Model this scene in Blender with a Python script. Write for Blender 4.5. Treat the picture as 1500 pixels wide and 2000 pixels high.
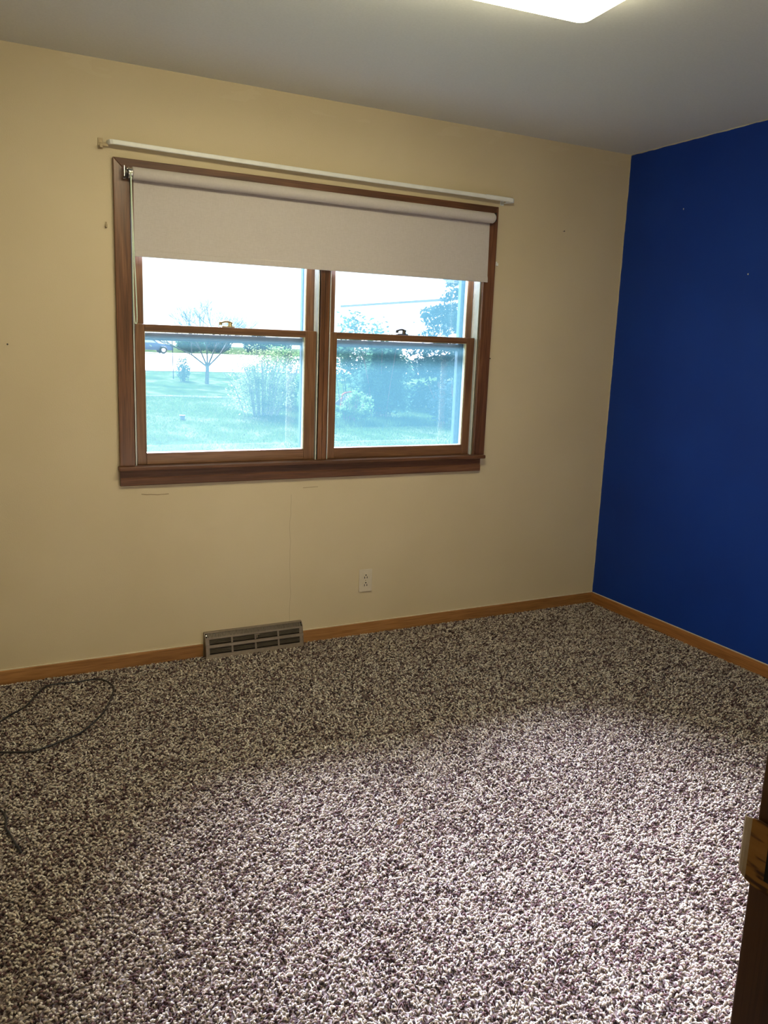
import bpy, bmesh, math, random
import numpy as np
from mathutils import Vector, Matrix

for o in list(bpy.data.objects): bpy.data.objects.remove(o)
SC = bpy.context.scene
C = SC.collection
rnd = random.Random(7)
rng = np.random.default_rng(11)

# ---------------------------------------------------------------- camera
# world: window wall is y = 0 (room on -y), blue wall is x = 0 (room on -x), carpet z = 0, metres
CAM = (-3.16135, -3.41975, 1.41751)
RR = ((0.8946587, -0.4453412, 0.0354543), (0.0529114, 0.1844278, 0.9814208), (0.4436059, 0.8761607, -0.1885636))
cam = bpy.data.cameras.new('camera')
camo = bpy.data.objects.new('camera', cam); C.objects.link(camo)
r_, u_, f_ = [Vector(v) for v in RR]
m = Matrix((r_, u_, -f_)).transposed().to_4x4(); m.translation = Vector(CAM)
camo.matrix_world = m
cam.sensor_fit = 'AUTO'; cam.sensor_width = 36
cam.lens = 1573.70 / 2000 * 36
cam.shift_x = 19.59 / 2000; cam.shift_y = -23.28 / 2000
cam.clip_start = 0.02; cam.clip_end = 600
SC.camera = camo

# ---------------------------------------------------------------- light and exposure
SC.view_settings.view_transform = 'Standard'
SC.view_settings.look = 'None'
SC.view_settings.gamma = 1
SC.view_settings.use_curve_mapping = False
SC.view_settings.exposure = 0.0
SKY = 2.8; SUN = 92.0; LAMP = 18.6; HALL = 3.0
w = bpy.data.worlds.new('sky'); SC.world = w; w.use_nodes = True
nt = w.node_tree; bg = nt.nodes['Background']
sk = nt.nodes.new('ShaderNodeTexSky'); sk.sky_type = 'HOSEK_WILKIE'; sk.turbidity = 8
sk.sun_direction = (0.15, 0.86, 0.47)
mx = nt.nodes.new('ShaderNodeMixRGB'); mx.inputs[0].default_value = 0.12
mx.inputs[1].default_value = (0.86, 0.93, 1.0, 1)          # thin even cloud
nt.links.new(sk.outputs[0], mx.inputs[2]); nt.links.new(mx.outputs[0], bg.inputs[0])
bg.inputs[1].default_value = SKY

def lamp(name, kind, loc, energy, color, **kw):
    l = bpy.data.lights.new(name, kind); l.energy = energy; l.color = color
    for k, v in kw.items(): setattr(l, k, v)
    o = bpy.data.objects.new(name, l); C.objects.link(o); o.location = loc
    return o
sun = lamp('hazy_sun', 'SUN', (-1, 20, 12), SUN, (0.88, 0.84, 1.10), angle=math.radians(30))
sd = Vector((-0.05, -1.0, -0.545)).normalized()               # light travels into the room through the window
sun.rotation_euler = sd.to_track_quat('-Z', 'Y').to_euler()
hall = lamp('hall_fill_light', 'POINT', (-2.75, -4.0, 2.15), 9, (1.0, 0.93, 0.85), shadow_soft_size=.12)  # unseen fill added behind the camera to brighten door jamb and strike plate
# window portal: only guides sampling of the sky through the opening
po = lamp('window_portal', 'AREA', (-1.72, 0.16, 1.45), 1, (1, 1, 1), shape='RECTANGLE', size=1.7, size_y=1.25)
po.data.cycles.is_portal = True
po.rotation_euler = (math.radians(-90), 0, 0)

# ---------------------------------------------------------------- materials
MATS = {}
def N(t, kind, **inp):
    n = t.nodes.new(kind)
    for k, v in inp.items():
        try: n.inputs[k].default_value = v
        except Exception: setattr(n, k, v)
    return n
def new_mat(name):
    mt = bpy.data.materials.new(name); mt.use_nodes = True
    MATS[name] = mt
    t = mt.node_tree
    return mt, t, t.nodes['Principled BSDF'], t.links
def ramp(t, stops, mode='LINEAR'):
    r = t.nodes.new('ShaderNodeValToRGB'); cr = r.color_ramp; cr.interpolation = mode
    while len(cr.elements) < len(stops): cr.elements.new(0.5)
    for e, (p, c) in zip(cr.elements, stops):
        e.position = p; e.color = (*c, 1)
    return r
def coords(t, scale=(1, 1, 1), world=True, loc=(0, 0, 0)):
    L = t.links
    if world:
        g = t.nodes.new('ShaderNodeNewGeometry'); src = g.outputs['Position']
    else:
        g = t.nodes.new('ShaderNodeTexCoord'); src = g.outputs['Object']
    mp = t.nodes.new('ShaderNodeMapping'); mp.inputs['Scale'].default_value = scale
    mp.inputs['Location'].default_value = loc
    L.new(src, mp.inputs[0]); return mp.outputs[0]
def bump(t, b, h, strength, dist=0.002):
    bp = t.nodes.new('ShaderNodeBump'); bp.inputs['Strength'].default_value = strength
    bp.inputs['Distance'].default_value = dist
    t.links.new(h, bp.inputs['Height']); t.links.new(bp.outputs[0], b.inputs['Normal'])

def simple(name, c1, c2=None, rough=0.6, metal=0.0, scale=40, bmp=0.0, bd=0.001, spec=0.5, world=True, stretch=(1, 1, 1), detail=4):
    mt, t, b, L = new_mat(name)
    c2 = c2 or tuple(min(1, v * 1.12) for v in c1)
    n = N(t, 'ShaderNodeTexNoise', Scale=scale, Detail=detail)
    L.new(coords(t, stretch, world), n.inputs['Vector'])
    r = ramp(t, [(0.32, c1), (0.68, c2)]); L.new(n.outputs[0], r.inputs[0])
    L.new(r.outputs[0], b.inputs['Base Color'])
    b.inputs['Roughness'].default_value = rough; b.inputs['Metallic'].default_value = metal
    b.inputs['Specular IOR Level'].default_value = spec
    if bmp: bump(t, b, n.outputs[0], bmp, bd)
    return mt

def wood(name, dark, mid, light, axis, rough=0.35, seed=0.0, coat=0.25):
    mt, t, b, L = new_mat(name)
    st = {'x': (1.6, 26, 26), 'y': (26, 1.6, 26), 'z': (26, 26, 1.6)}[axis]
    fs = {'x': (8, 260, 260), 'y': (260, 8, 260), 'z': (260, 260, 8)}[axis]
    v = coords(t, st, True, (seed, seed * .7, seed * 1.3))
    n = N(t, 'ShaderNodeTexNoise', Scale=1.0, Detail=5, Distortion=1.2); L.new(v, n.inputs['Vector'])
    r = ramp(t, [(0.28, dark), (0.5, mid), (0.75, light)]); L.new(n.outputs[0], r.inputs[0])
    v2 = coords(t, fs, True)
    n2 = N(t, 'ShaderNodeTexNoise', Scale=1.0, Detail=3); L.new(v2, n2.inputs['Vector'])
    r2 = ramp(t, [(0.36, (0.62, 0.55, 0.5)), (0.56, (1, 1, 1))]); L.new(n2.outputs[0], r2.inputs[0])
    mu = N(t, 'ShaderNodeMixRGB', blend_type='MULTIPLY'); mu.inputs[0].default_value = 0.8
    L.new(r.outputs[0], mu.inputs[1]); L.new(r2.outputs[0], mu.inputs[2])
    L.new(mu.outputs[0], b.inputs['Base Color'])
    b.inputs['Roughness'].default_value = rough
    b.inputs['Coat Weight'].default_value = coat * .4; b.inputs['Coat Roughness'].default_value = 0.25
    bump(t, b, n2.outputs[0], 0.25, 0.0006)
    return mt

# cream wall paint, orange-peel roller texture, a few paint patches, scuffs and a settling crack
def wall_paint():
    mt, t, b, L = new_mat('cream_wall_paint')
    P = coords(t)
    n = N(t, 'ShaderNodeTexNoise', Scale=1.3, Detail=3); L.new(P, n.inputs['Vector'])
    r = ramp(t, [(0.3, (0.60, 0.505, 0.325)), (0.7, (0.66, 0.565, 0.375))]); L.new(n.outputs[0], r.inputs[0])
    g = t.nodes.new('ShaderNodeNewGeometry'); sep = t.nodes.new('ShaderNodeSeparateXYZ'); L.new(g.outputs['Position'], sep.inputs[0])
    wob = N(t, 'ShaderNodeTexNoise', Scale=6, Detail=3); L.new(P, wob.inputs['Vector'])
    def M(op, a, bb=None, cc=None):
        q = t.nodes.new('ShaderNodeMath'); q.operation = op
        for i, s in enumerate((a, bb, cc)):
            if s is None: continue
            if isinstance(s, (int, float)): q.inputs[i].default_value = s
            else: L.new(s, q.inputs[i])
        return q.outputs[0]
    X, Z = sep.outputs[0], sep.outputs[2]
    wobx = M('MULTIPLY', M('SUBTRACT', wob.outputs[0], 0.5), 0.03)
    def line(dx, half, z0, z1, coord, other):
        d = M('ABSOLUTE', M('ADD', M('SUBTRACT', coord, dx), wobx))
        a = M('LESS_THAN', d, half)
        return M('MULTIPLY', a, M('MULTIPLY', M('GREATER_THAN', other, z0), M('LESS_THAN', other, z1)))
    crack = M('MULTIPLY', line(-1.857, 0.0014, 0.118, 0.73, X, Z), 0.28)
    s1 = M('MULTIPLY', line(0.764, 0.0016, -2.53, -2.415, Z, X), 0.8)
    s2 = M('MULTIPLY', line(0.760, 0.0014, -1.80, -1.725, Z, X), 0.7)
    allm = M('MAXIMUM', crack, M('MAXIMUM', s1, s2))
    dk = N(t, 'ShaderNodeMixRGB'); L.new(allm, dk.inputs[0]); L.new(r.outputs[0], dk.inputs[1]); dk.inputs[2].default_value = (0.20, 0.14, 0.07, 1)
    # pale touch-up smears just under the ceiling
    pn = N(t, 'ShaderNodeTexNoise', Scale=5, Detail=2); L.new(coords(t, (1, 1, 3.5)), pn.inputs['Vector'])
    pm = M('MULTIPLY', M('GREATER_THAN', pn.outputs[0], 0.60), M('GREATER_THAN', Z, 2.375))
    lt = N(t, 'ShaderNodeMixRGB'); L.new(M('MULTIPLY', pm, 0.10), lt.inputs[0]); L.new(dk.outputs[0], lt.inputs[1]); lt.inputs[2].default_value = (0.78, 0.72, 0.55, 1)
    L.new(lt.outputs[0], b.inputs['Base Color'])
    b.inputs['Roughness'].default_value = 0.62; b.inputs['Specular IOR Level'].default_value = 0.3
    f = N(t, 'ShaderNodeTexNoise', Scale=210, Detail=3); L.new(P, f.inputs['Vector'])
    bump(t, b, f.outputs[0], 0.35, 0.0012)
    return mt
wall_paint()
def blue_paint():
    mt, t, b, L = new_mat('blue_wall_paint')
    P = coords(t)
    n = N(t, 'ShaderNodeTexNoise', Scale=2.2, Detail=3); L.new(P, n.inputs['Vector'])
    r = ramp(t, [(0.3, (0.003, 0.032, 0.25)), (0.7, (0.004, 0.040, 0.29))]); L.new(n.outputs[0], r.inputs[0])
    g = t.nodes.new('ShaderNodeNewGeometry'); sep = t.nodes.new('ShaderNodeSeparateXYZ'); L.new(g.outputs['Position'], sep.inputs[0])
    wob = N(t, 'ShaderNodeTexNoise', Scale=14, Detail=3); L.new(P, wob.inputs['Vector'])
    def M(op, a, bb):
        q = t.nodes.new('ShaderNodeMath'); q.operation = op
        for i, s in enumerate((a, bb)):
            if isinstance(s, (int, float)): q.inputs[i].default_value = s
            else: L.new(s, q.inputs[i])
        return q.outputs[0]
    e1 = M('GREATER_THAN', M('ADD', sep.outputs[1], M('MULTIPLY', wob.outputs[0], 0.010)), 0.0)   # cut-in line at the corner
    e2 = M('GREATER_THAN', M('ADD', sep.outputs[2], M('MULTIPLY', wob.outputs[0], 0.008)), 2.4395)
    k = N(t, 'ShaderNodeMixRGB'); L.new(M('MAXIMUM', e1, e2), k.inputs[0]); L.new(r.outputs[0], k.inputs[1]); k.inputs[2].default_value = (0.55, 0.50, 0.36, 1)
    L.new(k.outputs[0], b.inputs['Base Color'])
    b.inputs['Roughness'].default_value = 0.6; b.inputs['Specular IOR Level'].default_value = 0.25
    f = N(t, 'ShaderNodeTexNoise', Scale=210, Detail=3); L.new(P, f.inputs['Vector'])
    bump(t, b, f.outputs[0], 0.3, 0.0012)
blue_paint()
simple('ceiling_paint', (0.66, 0.675, 0.62), (0.70, 0.715, 0.66), rough=0.55, scale=120, bmp=0.15, spec=0.35)
wood('casing_wood_z', (0.085, 0.034, 0.012), (0.165, 0.068, 0.026), (0.25, 0.115, 0.05), 'z')
wood('casing_wood_x', (0.075, 0.030, 0.011), (0.14, 0.056, 0.022), (0.21, 0.095, 0.042), 'x', seed=3.1, rough=0.55, coat=0.0)
wood('sash_wood_z', (0.12, 0.058, 0.025), (0.20, 0.098, 0.042), (0.28, 0.145, 0.07), 'z', seed=1.7)
wood('sash_wood_x', (0.12, 0.058, 0.025), (0.20, 0.098, 0.042), (0.28, 0.145, 0.07), 'x', seed=5.2)
wood('baseboard_wood_x', (0.27, 0.125, 0.035), (0.38, 0.18, 0.055), (0.46, 0.235, 0.08), 'x', rough=0.45, coat=0.1)
wood('baseboard_wood_y', (0.27, 0.115, 0.03), (0.38, 0.16, 0.045), (0.46, 0.21, 0.065), 'y', rough=0.45, coat=0.1)
wood('door_frame_wood', (0.05, 0.018, 0.006), (0.085, 0.034, 0.010), (0.12, 0.05, 0.018), 'z', rough=0.3)
simple('white_enamel', (0.74, 0.76, 0.72), (0.80, 0.82, 0.78), rough=0.4, scale=30)
simple('vinyl_liner', (0.66, 0.70, 0.64), (0.74, 0.78, 0.72), rough=0.45, scale=50)
simple('storm_frame_paint', (0.10, 0.19, 0.25), (0.13, 0.22, 0.29), rough=0.5, scale=50)
simple('caulk', (0.62, 0.56, 0.42), (0.72, 0.66, 0.52), rough=0.7, scale=60)
simple('glazing_putty', (0.66, 0.62, 0.42), (0.76, 0.72, 0.52), rough=0.6, scale=60)
simple('outlet_plastic', (0.63, 0.565, 0.43), (0.67, 0.60, 0.47), rough=0.35, scale=30)
simple('black_void', (0.006, 0.006, 0.006), (0.01, 0.01, 0.01), rough=0.9)
simple('register_slat', (0.085, 0.068, 0.05), (0.11, 0.09, 0.065), rough=.5)
simple('register_metal', (0.19, 0.152, 0.112), (0.23, 0.185, 0.14), rough=0.42, metal=0.25, scale=60)
simple('register_dark', (0.03, 0.024, 0.018), (0.045, 0.035, 0.028), rough=0.8)
simple('chrome', (0.62, 0.62, 0.62), (0.75, 0.75, 0.75), rough=0.18, metal=1.0)
simple('dark_metal', (0.05, 0.045, 0.04), (0.09, 0.08, 0.07), rough=0.4, metal=0.6)
simple('old_brass', (0.42, 0.33, 0.16), (0.52, 0.42, 0.22), rough=0.38, metal=0.8, scale=90)
simple('cord_green', (0.62, 0.76, 0.58), (0.72, 0.84, 0.68), rough=0.5, scale=300)
simple('black_rubber', (0.012, 0.011, 0.013), (0.02, 0.018, 0.022), rough=0.45)
simple('dry_leaf', (0.16, 0.08, 0.035), (0.26, 0.14, 0.06), rough=0.8, scale=300)
simple('tan_metal', (0.30, 0.23, 0.13), (0.40, 0.31, 0.18), rough=0.5, metal=0.3)
simple('worn_grass', (0.05, 0.065, 0.045), (0.10, 0.11, 0.09), rough=1.0, spec=0.0, scale=2.5)
simple('concrete', (0.60, 0.60, 0.60), (0.72, 0.72, 0.72), rough=0.9, scale=0.8)
simple('house_siding', (0.80, 0.82, 0.84), (0.86, 0.88, 0.90), rough=0.7, scale=0.5)
simple('roof_grey', (0.22, 0.24, 0.26), (0.30, 0.32, 0.34), rough=0.8, scale=2)
simple('bark', (0.055, 0.05, 0.055), (0.10, 0.085, 0.08), rough=0.9, scale=8)
simple('pale_stems', (0.16, 0.15, 0.12), (0.26, 0.24, 0.20), rough=0.9, scale=8)
simple('red_stems', (0.16, 0.06, 0.06), (0.24, 0.10, 0.09), rough=0.8, scale=8)
simple('orange_plastic', (0.40, 0.07, 0.012), (0.46, 0.09, 0.02), rough=1.0, spec=0.0)
simple('grey_mulch', (0.05, 0.045, 0.055), (0.13, 0.12, 0.12), rough=1.0, spec=0.0, scale=6, bmp=0.5, bd=0.05)
simple('car_paint', (0.02, 0.05, 0.12), (0.03, 0.07, 0.15), rough=0.25, scale=3)
simple('car_glass', (0.30, 0.38, 0.45), (0.36, 0.44, 0.5), rough=0.1)
simple('tyre', (0.02, 0.02, 0.022), rough=0.8)
simple('wheel_metal', (0.6, 0.62, 0.64), rough=0.35, metal=0.5)
simple('dark_block', (0.03, 0.04, 0.07), (0.05, 0.06, 0.09), rough=0.8)

def brass_plate():
    mt, t, b, L = new_mat('scratched_brass')
    P = coords(t, (1, 1, 1))
    n = N(t, 'ShaderNodeTexNoise', Scale=40, Detail=2); L.new(coords(t, (.5, .5, 2.0)), n.inputs['Vector'])
    r = ramp(t, [(0.42, (0.07, 0.028, 0.008)), (0.47, (0.36, 0.17, 0.035)), (0.8, (0.46, 0.24, 0.06))])
    L.new(n.outputs[0], r.inputs[0]); L.new(r.outputs[0], b.inputs['Base Color'])
    b.inputs['Metallic'].default_value = 0.35; b.inputs['Roughness'].default_value = 0.4
brass_plate()

def fabric():
    mt, t, b, L = new_mat('shade_fabric')
    P = coords(t, (1, 1, 1))
    a = N(t, 'ShaderNodeTexNoise', Scale=1, Detail=2); L.new(coords(t, (60, 60, 700)), a.inputs['Vector'])
    c = N(t, 'ShaderNodeTexNoise', Scale=1, Detail=2); L.new(coords(t, (700, 60, 60)), c.inputs['Vector'])
    ad = N(t, 'ShaderNodeMath', operation='ADD'); L.new(a.outputs[0], ad.inputs[0]); L.new(c.outputs[0], ad.inputs[1])
    hf = N(t, 'ShaderNodeMath', operation='MULTIPLY'); L.new(ad.outputs[0], hf.inputs[0]); hf.inputs[1].default_value = 0.5
    r = ramp(t, [(0.38, (0.52, 0.48, 0.445)), (0.62, (0.575, 0.535, 0.50))]); L.new(hf.outputs[0], r.inputs[0])
    L.new(r.outputs[0], b.inputs['Base Color']); b.inputs['Roughness'].default_value = 0.75
    b.inputs['Specular IOR Level'].default_value = 0.3
    bump(t, b, hf.outputs[0], 0.3, 0.0008)
fabric()

def glass(name, tr, film, gloss=0.04):
    mt, t, b, L = new_mat(name); t.nodes.remove(b)
    out = t.nodes['Material Output']
    tp = N(t, 'ShaderNodeBsdfTransparent'); tp.inputs[0].default_value = (*tr, 1)
    gl = N(t, 'ShaderNodeBsdfGlossy', Roughness=0.03); gl.inputs[0].default_value = (1, 1, 1, 1)
    m1 = N(t, 'ShaderNodeMixShader'); m1.inputs[0].default_value = gloss
    L.new(tp.outputs[0], m1.inputs[1]); L.new(gl.outputs[0], m1.inputs[2])
    if film:                                     # dust and screen film, with glare and camera flare painted in as cyan haze
        tl = N(t, 'ShaderNodeBsdfTranslucent'); tl.inputs[0].default_value = (*film, 1)
        ad = N(t, 'ShaderNodeAddShader'); L.new(m1.outputs[0], ad.inputs[0]); L.new(tl.outputs[0], ad.inputs[1])
        L.new(ad.outputs[0], out.inputs[0])
    else: L.new(m1.outputs[0], out.inputs[0])
    return mt
glass('hazy_window_glass', (0.80, 0.82, 0.82), (0.0062, 0.0160, 0.0180))
glass('storm_glass', (0.96, 0.98, 0.98), None, 0.03)

def diffuser():
    mt, t, b, L = new_mat('lit_diffuser')
    b.inputs['Base Color'].default_value = (0.9, 0.9, 0.85, 1)
    b.inputs['Emission Color'].default_value = (1.0, 0.89, 0.60, 1)
    b.inputs['Emission Strength'].default_value = LAMP
diffuser()

def lawn():
    mt, t, b, L = new_mat('lawn_grass')
    P = coords(t, (1, .45, 1))
    n = N(t, 'ShaderNodeTexNoise', Scale=.7, Detail=9, Roughness=0.7); L.new(P, n.inputs['Vector'])
    r = ramp(t, [(0.32, (0.010, 0.024, 0.006)), (0.5, (0.028, 0.050, 0.012)), (0.62, (0.080, 0.090, 0.050))]); L.new(n.outputs[0], r.inputs[0])
    L.new(r.outputs[0], b.inputs['Base Color']); b.inputs['Roughness'].default_value = 1.0; b.inputs['Specular IOR Level'].default_value = 0.0
lawn()
def leaf(name, c1, c2, tr=0.35):
    mt, t, b, L = new_mat(name); out = t.nodes['Material Output']; t.nodes.remove(b)
    n = N(t, 'ShaderNodeTexNoise', Scale=2.5, Detail=2); L.new(coords(t), n.inputs['Vector'])
    r = ramp(t, [(0.35, c1), (0.65, c2)]); L.new(n.outputs[0], r.inputs[0])
    d = N(t, 'ShaderNodeBsdfDiffuse'); tl = N(t, 'ShaderNodeBsdfTranslucent'); mxs = N(t, 'ShaderNodeMixShader'); mxs.inputs[0].default_value = tr
    L.new(r.outputs[0], d.inputs[0]); L.new(r.outputs[0], tl.inputs[0])
    L.new(d.outputs[0], mxs.inputs[1]); L.new(tl.outputs[0], mxs.inputs[2]); L.new(mxs.outputs[0], out.inputs[0])
leaf('leaf_spruce', (0.015, 0.04, 0.045), (0.035, 0.075, 0.065), 0.15)
leaf('leaf_bright', (0.08, 0.17, 0.05), (0.14, 0.25, 0.08))
leaf('leaf_grass', (0.030, 0.062, 0.014), (0.048, 0.088, 0.022), .4)
leaf('leaf_mid', (0.03, 0.07, 0.045), (0.06, 0.13, 0.07))
leaf('leaf_pale', (0.12, 0.18, 0.07), (0.20, 0.26, 0.11), .5)
leaf('leaf_blue', (0.03, 0.055, 0.065), (0.055, 0.10, 0.10), 0.2)

def carpet_mats():
    mt, t, b, L = new_mat('carpet_yarn')
    a = N(t, 'ShaderNodeAttribute', attribute_name='tuft'); L.new(a.outputs['Color'], b.inputs['Base Color'])
    b.inputs['Roughness'].default_value = 1.0; b.inputs['Specular IOR Level'].default_value = 0.1
    b.inputs['Sheen Weight'].default_value = 0.15
    mt, t, b, L = new_mat('carpet_backing')
    v = N(t, 'ShaderNodeTexVoronoi', Scale=110); L.new(coords(t), v.inputs['Vector'])
    sp = t.nodes.new('ShaderNodeSeparateColor'); L.new(v.outputs['Color'], sp.inputs[0])
    r = ramp(t, [(0.0, (0.05, 0.032, 0.03)), (0.45, (0.16, 0.12, 0.11)), (0.8, (0.36, 0.31, 0.29))]); L.new(sp.outputs[0], r.inputs[0])
    L.new(r.outputs[0], b.inputs['Base Color']); b.inputs['Roughness'].default_value = 1.0
carpet_mats()

# ---------------------------------------------------------------- mesh helpers
def obj(name, bm_or_me, mat, parent=None, label=None, kind=None, cat=None, group=None, smooth=False):
    if isinstance(bm_or_me, bmesh.types.BMesh):
        me = bpy.data.meshes.new(name); bm_or_me.to_mesh(me); bm_or_me.free()
    else: me = bm_or_me
    if smooth:
        me.polygons.foreach_set('use_smooth', [True] * len(me.polygons))
    for mm in (mat if isinstance(mat, (list, tuple)) else [mat]): me.materials.append(MATS[mm])
    o = bpy.data.objects.new(name, me); C.objects.link(o)
    if parent:
        o.parent = parent
        o.matrix_parent_inverse = Matrix.Translation(parent.location).inverted() if parent.type == 'EMPTY' or True else Matrix()
    tag(o, label, cat, group, kind); return o
def tag(o, label=None, cat=None, group=None, kind=None):
    if label: o['label'] = label
    if cat: o['category'] = cat
    if group: o['group'] = group
    if kind: o['kind'] = kind
def empty(name, loc, label=None, cat=None, group=None, kind=None):
    o = bpy.data.objects.new(name, None); C.objects.link(o); o.location = loc; o.empty_display_size = 0.1
    tag(o, label, cat, group, kind); return o
def add_box(bm, a, b, bev=0.0, seg=2):
    a, b = Vector(a), Vector(b)
    r = bmesh.ops.create_cube(bm, size=1)
    for v in r['verts']:
        v.co = Vector([(a[i] + b[i]) / 2 + v.co[i] * (b[i] - a[i]) for i in range(3)])
    if bev:
        es = list({e for v in r['verts'] for e in v.link_edges})
        bmesh.ops.bevel(bm, geom=es, offset=bev, segments=seg, profile=0.5, affect='EDGES')
def box(a, b, bev=0.0, seg=2):
    bm = bmesh.new(); add_box(bm, a, b, bev, seg); return bm
def boxes(lst, bev=0.0):
    bm = bmesh.new()
    for a, b in lst: add_box(bm, a, b, bev)
    return bm
def add_cyl(bm, p0, p1, r0, r1=None, n=16, bev=0.0):
    p0, p1 = Vector(p0), Vector(p1); d = p1 - p0
    r1 = r0 if r1 is None else r1
    q = d.to_track_quat('Z', 'Y').to_matrix().to_4x4(); q.translation = (p0 + p1) / 2
    r = bmesh.ops.create_cone(bm, cap_ends=True, segments=n, radius1=r0, radius2=r1, depth=d.length, matrix=q)
    if bev:
        es = [e for e in {e for v in r['verts'] for e in v.link_edges} if len(e.link_faces) == 2 and any(len(f.verts) > 4 for f in e.link_faces)]
        bmesh.ops.bevel(bm, geom=es, offset=bev, segments=2, profile=0.5, affect='EDGES')
def cyl(p0, p1, r0, r1=None, n=16, bev=0.0):
    bm = bmesh.new(); add_cyl(bm, p0, p1, r0, r1, n, bev); return bm
def add_sweep(bm, pts, prof, up=None, caps=True):
    """sweep a closed 2-D profile [(a, b)] along pts; a runs sideways, b along 'up'"""
    pts = [Vector(p) for p in pts]; rings = []
    for i, p in enumerate(pts):
        t = (pts[min(i + 1, len(pts) - 1)] - pts[max(i - 1, 0)]).normalized()
        U = Vector(up) if up else Vector((0, 0, 1))
        if abs(t.dot(U)) > 0.98: U = Vector((1, 0, 0))
        s = t.cross(U).normalized(); U = s.cross(t).normalized()
        rings.append([bm.verts.new(p + s * a + U * b) for a, b in prof])
    n = len(prof)
    for r0, r1 in zip(rings, rings[1:]):
        for k in range(n): bm.faces.new((r0[k], r0[(k + 1) % n], r1[(k + 1) % n], r1[k]))
    if caps:
        bm.faces.new(rings[0][::-1]); bm.faces.new(rings[-1])
def circ(r, n=8): return [(r * math.cos(2 * math.pi * k / n), r * math.sin(2 * math.pi * k / n)) for k in range(n)]
def smooth_path(pts, n=8):
    P = [Vector(p) for p in pts]; out = []
    for i in range(len(P) - 1):
        a, b, c, d = P[max(i - 1, 0)], P[i], P[i + 1], P[min(i + 2, len(P) - 1)]
        for k in range(n):
            t = k / n
            out.append(0.5 * ((2 * b) + (c - a) * t + (2 * a - 5 * b + 4 * c - d) * t * t + (3 * b - a - 3 * c + d) * t ** 3))
    out.append(P[-1]); return out
def prism_x(poly, x0, x1):
    """extrude a (y, z) outline along x"""
    bm = bmesh.new()
    A = [bm.verts.new((x0, y, z)) for y, z in poly]; B = [bm.verts.new((x1, y, z)) for y, z in poly]
    n = len(poly)
    for k in range(n): bm.faces.new((A[k], A[(k + 1) % n], B[(k + 1) % n], B[k]))
    bm.faces.new(A[::-1]); bm.faces.new(B)
    bmesh.ops.recalc_face_normals(bm, faces=bm.faces); return bm
def copy_tree(o, loc=None, parent=None):
    c = o.copy(); C.objects.link(c)
    if parent: c.parent = parent
    if loc is not None: c.location = loc
    for ch in list(o.children): copy_tree(ch, None, c)
    return c
def np_mesh(name, verts, faces, nper):
    me = bpy.data.meshes.new(name)
    nf = len(faces)
    me.vertices.add(len(verts)); me.vertices.foreach_set('co', verts.astype(np.float32).ravel())
    me.loops.add(nf * nper); me.loops.foreach_set('vertex_index', faces.astype(np.int32).ravel())
    me.polygons.add(nf); me.polygons.foreach_set('loop_start', np.arange(0, nf * nper, nper, dtype=np.int32))
    me.polygons.foreach_set('loop_total', np.full(nf, nper, dtype=np.int32))
    me.update(calc_edges=True); return me

H = 2.44; XL = -4.2; YF = -3.0
# ---------------------------------------------------------------- room shell
WX0, WX1, WZ0, WZ1 = -2.556, -0.882, 0.870, 2.040      # rough opening of the double window
T = 0.155
obj('wall_back', boxes([((XL - .15, 0, -.3), (WX0, T, H)), ((WX1, 0, -.3), (0.15, T, H)),
                        ((WX0, 0, -.3), (WX1, T, WZ0 - .0)), ((WX0, 0, WZ1), (WX1, T, H))]), 'cream_wall_paint', kind='structure')
obj('wall_right', box((0, YF - 1.5, -.3), (0.15, 0, H)), 'blue_wall_paint', kind='structure')
obj('wall_left', box((XL - .15, YF - 1.5, -.3), (XL, 0, H)), 'cream_wall_paint', kind='structure')
DX0, DX1, DH = -3.32, -2.52, 2.06
obj('wall_front', boxes([((XL, YF - .115, 0), (DX0, YF, H)), ((DX1, YF - .115, 0), (0, YF, H)), ((DX0, YF - .115, DH), (DX1, YF, H))]), 'cream_wall_paint', kind='structure')
obj('wall_hall', box((XL, YF - 1.6, -.3), (0, YF - 1.5, H)), 'cream_wall_paint', kind='structure')
obj('ceiling', box((XL - .15, YF - 1.6, H), (0.15, T, H + .12)), 'ceiling_paint', kind='structure')
floor = obj('floor', box((XL, YF - 1.5, -.12), (0, 0, 0.0)), 'carpet_backing', kind='structure')
# overhanging eave and outside walls
ev = obj('roof', boxes([((XL - 1.5, T, H - .02), (1.5, 0.36, H + .06)), ((XL - 1.5, .34, H - .06), (1.5, .38, H + .12)),
                        ((XL - 1.5, YF - 2.2, H + .12), (1.5, .38, H + .22))]), 'storm_frame_paint', kind='structure')

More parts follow.
